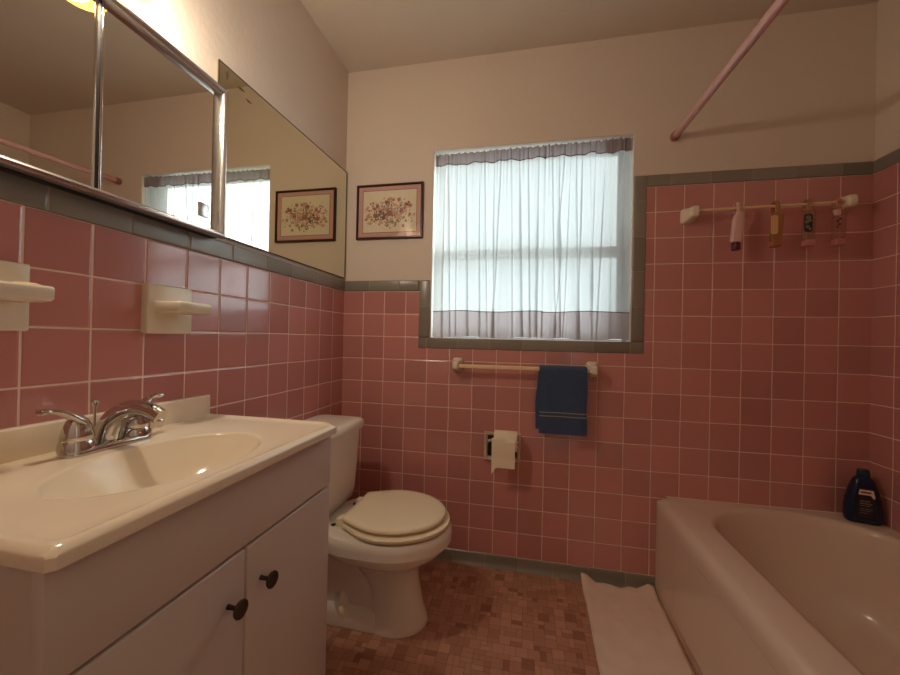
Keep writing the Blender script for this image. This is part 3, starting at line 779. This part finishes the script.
# ------------------------------------------------------------------ bath mat
bm = bmesh.new(); NXr, NYr = 40, 90
def mat_pt(u, v):
    x = 1.139 + .288 * u + .003 * math.sin(v * 9) - .004 * v; y = -.030 - .80 * v + (.006 * math.sin(u * 9)) * (1 - v)
    z = .004 + .0025 * (math.sin(u * 17 + v * 5) * math.sin(v * 23 + 1)) ** 2
    curl = max(0, 1 - v / .075)
    lift = .035 * max(0, 1 - u * 4.5) + .022 * max(0, 1 - abs(u - .92) * 7) + .006 * (1 + math.sin(u * 21)) * .5 + .004
    z += curl ** 1.5 * lift
    return x, y, z
top = []; bot = []
for j in range(NYr + 1):
    rt, rb = [], []
    for i in range(NXr + 1):
        u, v = i / NXr, j / NYr; x, y, z = mat_pt(u, v)
        e = min(u, 1 - u, v, 1 - v); th = .011 * min(1, .25 + e * 28)
        rt.append(bm.verts.new((x, y, z + th - .003))); rb.append(bm.verts.new((x, y, z - .0035)))
    top.append(rt); bot.append(rb)
for j in range(NYr):
    for i in range(NXr):
        bm.faces.new((top[j][i], top[j][i + 1], top[j + 1][i + 1], top[j + 1][i])); bm.faces.new((bot[j][i], bot[j + 1][i], bot[j + 1][i + 1], bot[j][i + 1]))
for j in range(NYr):
    for i in (0, NXr): bm.faces.new((top[j][i], top[j + 1][i], bot[j + 1][i], bot[j][i]))
for i in range(NXr):
    for j in (0, NYr): bm.faces.new((top[j][i], top[j][i + 1], bot[j][i + 1], bot[j][i]))
tag(obj('bath_mat', bm, M['rug'], None, 60), 'cream terry bath mat on the floor alongside the bathtub, far edge curled up', 'bath mat')

# ------------------------------------------------------------------ vanity
VY0, VY1, VXF, VZ = -1.395, -.815, .400, .783     # cabinet ends, front, top
root = thing('vanity_cabinet', 'white two-door vanity cabinet under the basin top on the left', 'cabinet', (.2, -1.1, 0))
bm = bmesh.new()
box(bm, (.006, VY0 + .002, .09), (VXF - .019, VY0 + .018, VZ)); box(bm, (.006, VY1 - .018, .0), (VXF - .019, VY1 - .001, VZ))
box(bm, (.006, VY0 + .002, 0), (VXF - .075, VY0 + .018, .09)); box(bm, (.006, VY0 + .01, .09), (VXF - .02, VY1 - .01, .106)); box(bm, (.006, VY0 + .01, .09), (.02, VY1 - .01, VZ - .15))
box(bm, (VXF - .09, VY0 + .01, 0), (VXF - .075, VY1 - .01, .09)); box(bm, (VXF - .035, VY0 + .01, VZ - .13), (VXF - .019, VY1 - .01, VZ))
obj('cabinet_body', bm, M['laminate_side'], root, 0)
bm = box(bmesh.new(), (VXF - .0185, VY0, .651), (VXF, VY1, VZ - .002), .0012, 2); obj('false_front', bm, M['laminate'], root, 30)
for y0, y1, ky in ((VY0, -1.1075, -1.147), (-1.1045, VY1, -1.068)):
    b = bmesh.new(); box(b, (VXF - .0185, y0, .10), (VXF, y1, .6445), .004, 3); d = obj('door', b, M['laminate'], root, 30)
    b = bmesh.new(); lathe(b, [(0, 0), (.0046, 0), (.0040, .003), (.0036, .0215), (.0140, .0222), (.0155, .0255), (.0145, .028), (.006, .0295), (0, .0297)], (VXF, ky, .567), 'x', 28); obj('knob', b, M['knob'], d)

root = thing('washbasin', 'cream cultured marble washbasin counter with oval bowl and backsplash on the white cabinet', 'washbasin', (.2, -1.1, .78))
CXF_, CYA, CYB, ZC = .421, -1.4045, -.800, .805
def top_poly(ins, ch=.026):
    x0, x1, y0, y1 = .002, CXF_ - ins, CYA + ins, CYB - ins
    return [(x0, y0), (x1 - ch * .25, y0), (x1, y0 + ch * .25), (x1, y1 - ch), (x1 - ch, y1), (x0, y1)]
bc = (.252, -1.124)
vt = sorted(set([2 * PI * k / 180 for k in range(180)] + [math.atan2(y - bc[1], x - bc[0]) % (2 * PI) for x, y in top_poly(0)]))
def o_ring(ins, z): return [ray_poly(bc, t, top_poly(ins)) + (z,) for t in vt]
def b_ring(s, z, dx=0):
    out = []
    for t in vt:
        r = 1 / math.sqrt((math.cos(t) / .121) ** 2 + (math.sin(t) / .178) ** 2) * s
        out.append((bc[0] + dx + r * math.cos(t), bc[1] + r * math.sin(t), z))
    return out
rings = [o_ring(.012, .7838), o_ring(.0015, .784), o_ring(.0002, .785), o_ring(0, .790), o_ring(.0, .7985), o_ring(.0012, .801), o_ring(.0075, .8062), o_ring(.010, .8068), o_ring(.016, .8062), o_ring(.022, .8040), o_ring(.028, .803), o_ring(.045, .8025),
         b_ring(1.05, .8025), b_ring(1.015, .8022), b_ring(.995, .8008), b_ring(.98, .798), b_ring(.95, .790), b_ring(.90, .783), b_ring(.82, .765), b_ring(.70, .744), b_ring(.55, .727), b_ring(.38, .717), b_ring(.2, .7135), b_ring(.09, .7125)]
bm = bmesh.new(); loft(bm, rings, False, True); obj('basin_top', bm, M['marble'], root, 28)
bm = bmesh.new(); box(bm, (.001, CYA, .795), (.022, CYB - .004, .859), .004, 3); obj('backsplash', bm, M['marble'], root)
bm = bmesh.new(); lathe(bm, [(0, .002), (.010, .002), (.013, .003), (.0205, .003), (.022, .001), (.022, -.001)], (bc[0], bc[1], .7125)); obj('drain', bm, M['chrome'], root)
# faucet
FX, FY, FZ = .077, -1.104, .8026
root = thing('faucet', 'chrome two-handle basin faucet with curved levers on the vanity top', 'faucet', (FX, FY, FZ))
bm = bmesh.new(); loft(bm, [rrect(FX - w, FX + w, FY - l, FY + l, w * .95, FZ + z, 10) for z, w, l in ((0, .0255, .0785), (.004, .0255, .0785), (.009, .0245, .0775), (.0125, .020, .073))]); obj('base_plate', bm, M['chrome'], root, 50)
for s in (-1, 1):
    yc = FY + s * .0525
    b = bmesh.new(); lathe(b, [(.0275, 0), (.0262, .012), (.0235, .017), (.0245, .019), (.023, .028), (.020, .042), (.015, .053), (.008, .06), (0, .062)], (FX, yc, FZ + .010), cap0=True, cap1=False); hb = obj('handle_body', b, M['chrome'], root, 40)
    b = bmesh.new()
    pts = spline([(FX + .002, yc - s * .004, FZ + .058), (FX + .001, yc + s * .014, FZ + .074), (FX - .001, yc + s * .027, FZ + .082), (FX - .003, yc + s * .042, FZ + .086), (FX - .004, yc + s * .056, FZ + .086)], 6)
    nP = len(pts); rr = [.014 - .007 * min(1, i / (nP * .55)) + (.0016 if i > nP * .75 else 0) for i in range(nP)]; rr[-1] = .0035
    tube(b, pts, rr, 16, sx=1.25, sy=.62); obj('lever', b, M['chrome'], hb, 60)
bm = bmesh.new()
pts = spline([(FX - .008, FY, FZ + .012), (FX - .002, FY, FZ + .034), (FX + .014, FY, FZ + .056), (FX + .042, FY, FZ + .0735), (FX + .074, FY, FZ + .079), (FX + .102, FY, FZ + .075), (FX + .126, FY, FZ + .064)], 7)
nP = len(pts); tube(bm, pts, [.0215 - .007 * min(1, i / (nP * .7)) for i in range(nP)], 20, sx=1.15, sy=.9); obj('spout', bm, M['chrome'], root, 60)
bm = bmesh.new(); lathe(bm, [(0, 0), (.0105, 0), (.0115, .002), (.0115, .014), (0, .016)], (FX + .115, FY, FZ + .046)); obj('aerator', bm, M['chrome'], root)
bm = bmesh.new(); lathe(bm, [(.0024, 0), (.0024, .074), (.004, .076), (.0068, .081), (.0072, .085), (.0045, .088), (0, .0885)], (FX - .036, FY + .0, FZ + .012 - .01)); obj('lift_rod', bm, M['chrome'], root)

# ------------------------------------------------------------------ toilet
YT = -.410
root = thing('toilet', 'white two-piece toilet with closed cream lid, tank against the left wall', 'toilet', (.35, YT, 0))
def egg(xb, xf, hw, z, xc=None, eb=.62, ef=1.0, n=56, yc=YT):
    xc = xc if xc is not None else xb + (xf - xb) * .48
    pts = []
    for k in range(n):
        a = 2 * PI * k / n; c, s = math.cos(a), math.sin(a)
        if c >= 0: pts.append((xc + (xf - xc) * abs(c) ** ef, yc + hw * math.copysign(abs(s) ** ef, s), z))
        else: pts.append((xc - (xc - xb) * abs(c) ** eb, yc + hw * math.copysign(abs(s) ** .92, s), z))
    return pts
def dee(ins, z, xb=.278, xf=.636, hw=.176, hb=.118, xc=.43, r=.022):
    """closed lid outline: straight hinge edge, sides swelling out, round front"""
    xb += ins; xf -= ins; hw -= ins; hb -= ins; half = []
    for k in range(5):
        a = PI - PI / 2 * k / 4; half.append((xb + r + r * math.cos(a), hb - r + r * math.sin(a)))
    for k in range(1, 9):
        t = k / 9; half.append((xb + r + (xc - xb - r) * t, hb + (hw - hb) * math.sin(t * PI / 2)))
    for k in range(0, 19):
        a = PI / 2 * (1 - k / 18); half.append((xc + (xf - xc) * math.cos(a), hw * math.sin(a)))
    pts = half + [(x, -y) for x, y in half[-2::-1]]
    return [(x, YT + y, z) for x, y in pts]
bm = bmesh.new()
rings = [egg(.325, .558, .094, 0, .44, .8, yc=YT + 0.018), egg(.325, .560, .096, .006, .44, .8, yc=YT + 0.018), egg(.327, .555, .093, .02, .44, .8, yc=YT + 0.018), egg(.342, .540, .084, .07, .44, .8, yc=YT + 0.017), egg(.342, .530, .077, .13, .44, .8, yc=YT + 0.012), egg(.325, .525, .075, .17, .44, .8, yc=YT + 0.006), egg(.285, .529, .080, .215, .44, .75),
         egg(.25, .548, .100, .240, .44, .72), egg(.215, .585, .132, .262, .43, .66), egg(.19, .612, .156, .282, .42, .6), egg(.178, .626, .168, .298, .42, .56), egg(.172, .632, .1725, .312, .42, .55), egg(.166, .638, .1765, .3135, .42, .55),
         egg(.162, .643, .180, .3165, .42, .55), egg(.16, .645, .181, .340, .42, .55), egg(.162, .643, .179, .358, .42, .55), egg(.17, .636, .172, .366, .42, .55)]
loft(bm, rings)
# deck under the tank
loft(bm, [rrect(.05 + i, .30, YT - w, YT + w, .03, z, 5) for z, w, i in ((.27, .07, .03), (.31, .095, .01), (.325, .112, .0), (.356, .114, .0), (.3635, .109, .004))])
# body behind the column, low foot and trapway bulge
loft(bm, [rrect(.155 + i, .43, YT - w, YT + w, .045, z, 6) for z, w, i in ((.02, .05, 0), (.12, .046, .0), (.2, .05, -.005), (.26, .078, -.02), (.31, .10, -.04))])
loft(bm, [rrect(.135 + i, .43, YT + .018 - w, YT + .018 + w, .05, z, 6) for z, w, i in ((0, .088, 0), (.006, .090, 0), (.044, .086, .004), (.062, .080, .010), (.070, .066, .024))])
for s in (-1, 1):
    tube(bm, spline([(.255, YT + .012 + s * .046, .045), (.256, YT + .012 + s * .048, .085), (.258, YT + .012 + s * .044, .110), (.260, YT + .012 + s * .038, .122)], 5), [.033 - .0006 * i * i * .35 for i in range(16)], 18)
obj('bowl', bm, M['porcelain'], root, 45)
for s in (-1, 1):
    b = bmesh.new(); lathe(b, [(.017, 0), (.017, .006), (.0145, .016), (.008, .022), (0, .023)], (.268, YT + .018 + s * .079, .050)); obj('bolt_cap', b, M['bolt'], root)
# tank
def trr(z, x0, x1, hw, r): return rrect(x0, x1, YT - hw, YT + hw, r, z, 7)
bm = bmesh.new(); loft(bm, [trr(.3665, .045, .186, .160, .03), trr(.374, .035, .197, .170, .035), trr(.41, .027, .205, .175, .035), trr(.52, .02, .210, .180, .034), trr(.650, .016, .215, .185, .032)])
tk = obj('tank', bm, M['porcelain'], root, 60)
bm = bmesh.new(); loft(bm, [trr(.6505, .014, .218, .188, .03), trr(.653, .011, .227, .195, .032), trr(.668, .010, .230, .198, .032), trr(.683, .012, .228, .194, .034), trr(.6905, .018, .219, .185, .036), trr(.693, .03, .2, .167, .04)]); obj('tank_lid', bm, M['porcelain'], root, 60)
bm = bmesh.new(); lathe(bm, [(0, 0), (.013, 0), (.013, .006), (.008, .010), (0, .011)], (.213, YT - .15, .61), 'x', 18); tube(bm, spline([(.216, YT - .15, .61), (.222, YT - .158, .600), (.223, YT - .165, .585)], 5), [.006] * 8 + [.0075] * 3, 12); obj('flush_handle', bm, M['chrome'], root)
# seat ring, lid, hinges
bm = bmesh.new()
oo = [dee(.010, .3738), dee(.001, .3745), dee(.0, .376), dee(.0, .384), dee(.005, .388)]
ii = [dee(.062, .388), dee(.062, .3738)]
loft(bm, oo + ii + [oo[0]], False, False); obj('seat', bm, M['seat'], root, 50)
bm = bmesh.new(); kw = dict(xf=.621, hw=.164, hb=.116, xb=.28, r=.014)
loft(bm, [dee(.012, .3975, **kw), dee(.001, .3985, **kw), dee(.0, .400, **kw), dee(.0, .4065, **kw), dee(.004, .4105, **kw), dee(.02, .413, **kw), dee(.05, .414, **kw)]); obj('lid', bm, M['seat'], root, 60)
for s in (-1, 1):
    b = bmesh.new(); box(b, (.250, YT + s * .075 - .018, .3665), (.284, YT + s * .075 + .018, .396), .005); obj('hinge', b, M['seat'], root)
    b = bmesh.new(); lathe(b, [(0, 0), (.008, 0), (.008, .003), (0, .005)], (.238, YT + s * .085, .366)); obj('seat_bolt', b, M['black_gap'], root)

# ------------------------------------------------------------------ light from outside, camera
w = bpy.data.worlds.new('overcast sky'); bpy.context.scene.world = w; w.use_nodes = True
wt = w.node_tree; bg = wt.nodes['Background']; bg.inputs[0].default_value = (.91, .98, 1.0, 1)
tcw = wt.nodes.new('ShaderNodeTexCoord'); dt = wt.nodes.new('ShaderNodeVectorMath'); dt.operation = 'DOT_PRODUCT'
wt.links.new(tcw.outputs['Generated'], dt.inputs[0]); dt.inputs[1].default_value = Vector((.85, .45, .30)).normalized()
mr = wt.nodes.new('ShaderNodeMapRange'); mr.interpolation_type = 'SMOOTHSTEP'    # bright sky patch added to light the left wall
mr.inputs[1].default_value = math.cos(math.radians(54)); mr.inputs[2].default_value = math.cos(math.radians(8)); mr.inputs[3].default_value = .9; mr.inputs[4].default_value = 8.5
wt.links.new(dt.outputs['Value'], mr.inputs[0]); wt.links.new(mr.outputs[0], bg.inputs[1])

cam = bpy.data.cameras.new('camera'); co = bpy.data.objects.new('camera', cam); C.objects.link(co)
cam.sensor_width = 36; cam.lens = 368.394 * 36 / 900; cam.clip_start = .02
R = Vector((.97970737, .19932676, .02103121)); F = Vector((-.19942923, .97990803, .0028713)); U = R.cross(F); R = F.cross(U).normalized(); U = R.cross(F).normalized(); F.normalize()
co.matrix_world = Matrix(((R.x, U.x, -F.x, .8856126), (R.y, U.y, -F.y, -1.68867224), (R.z, U.z, -F.z, 1.03098077), (0, 0, 0, 1)))
sc = bpy.context.scene; sc.camera = co
sc.view_settings.view_transform = 'Standard'; sc.view_settings.look = 'None'; sc.view_settings.exposure = 0.12; sc.view_settings.gamma = 1.0
sc.view_settings.use_curve_mapping = False
sc.cycles.use_denoising = True
sc.cycles.max_bounces = 10; sc.cycles.diffuse_bounces = 6; sc.cycles.glossy_bounces = 6; sc.cycles.transparent_max_bounces = 16; sc.cycles.transmission_bounces = 6
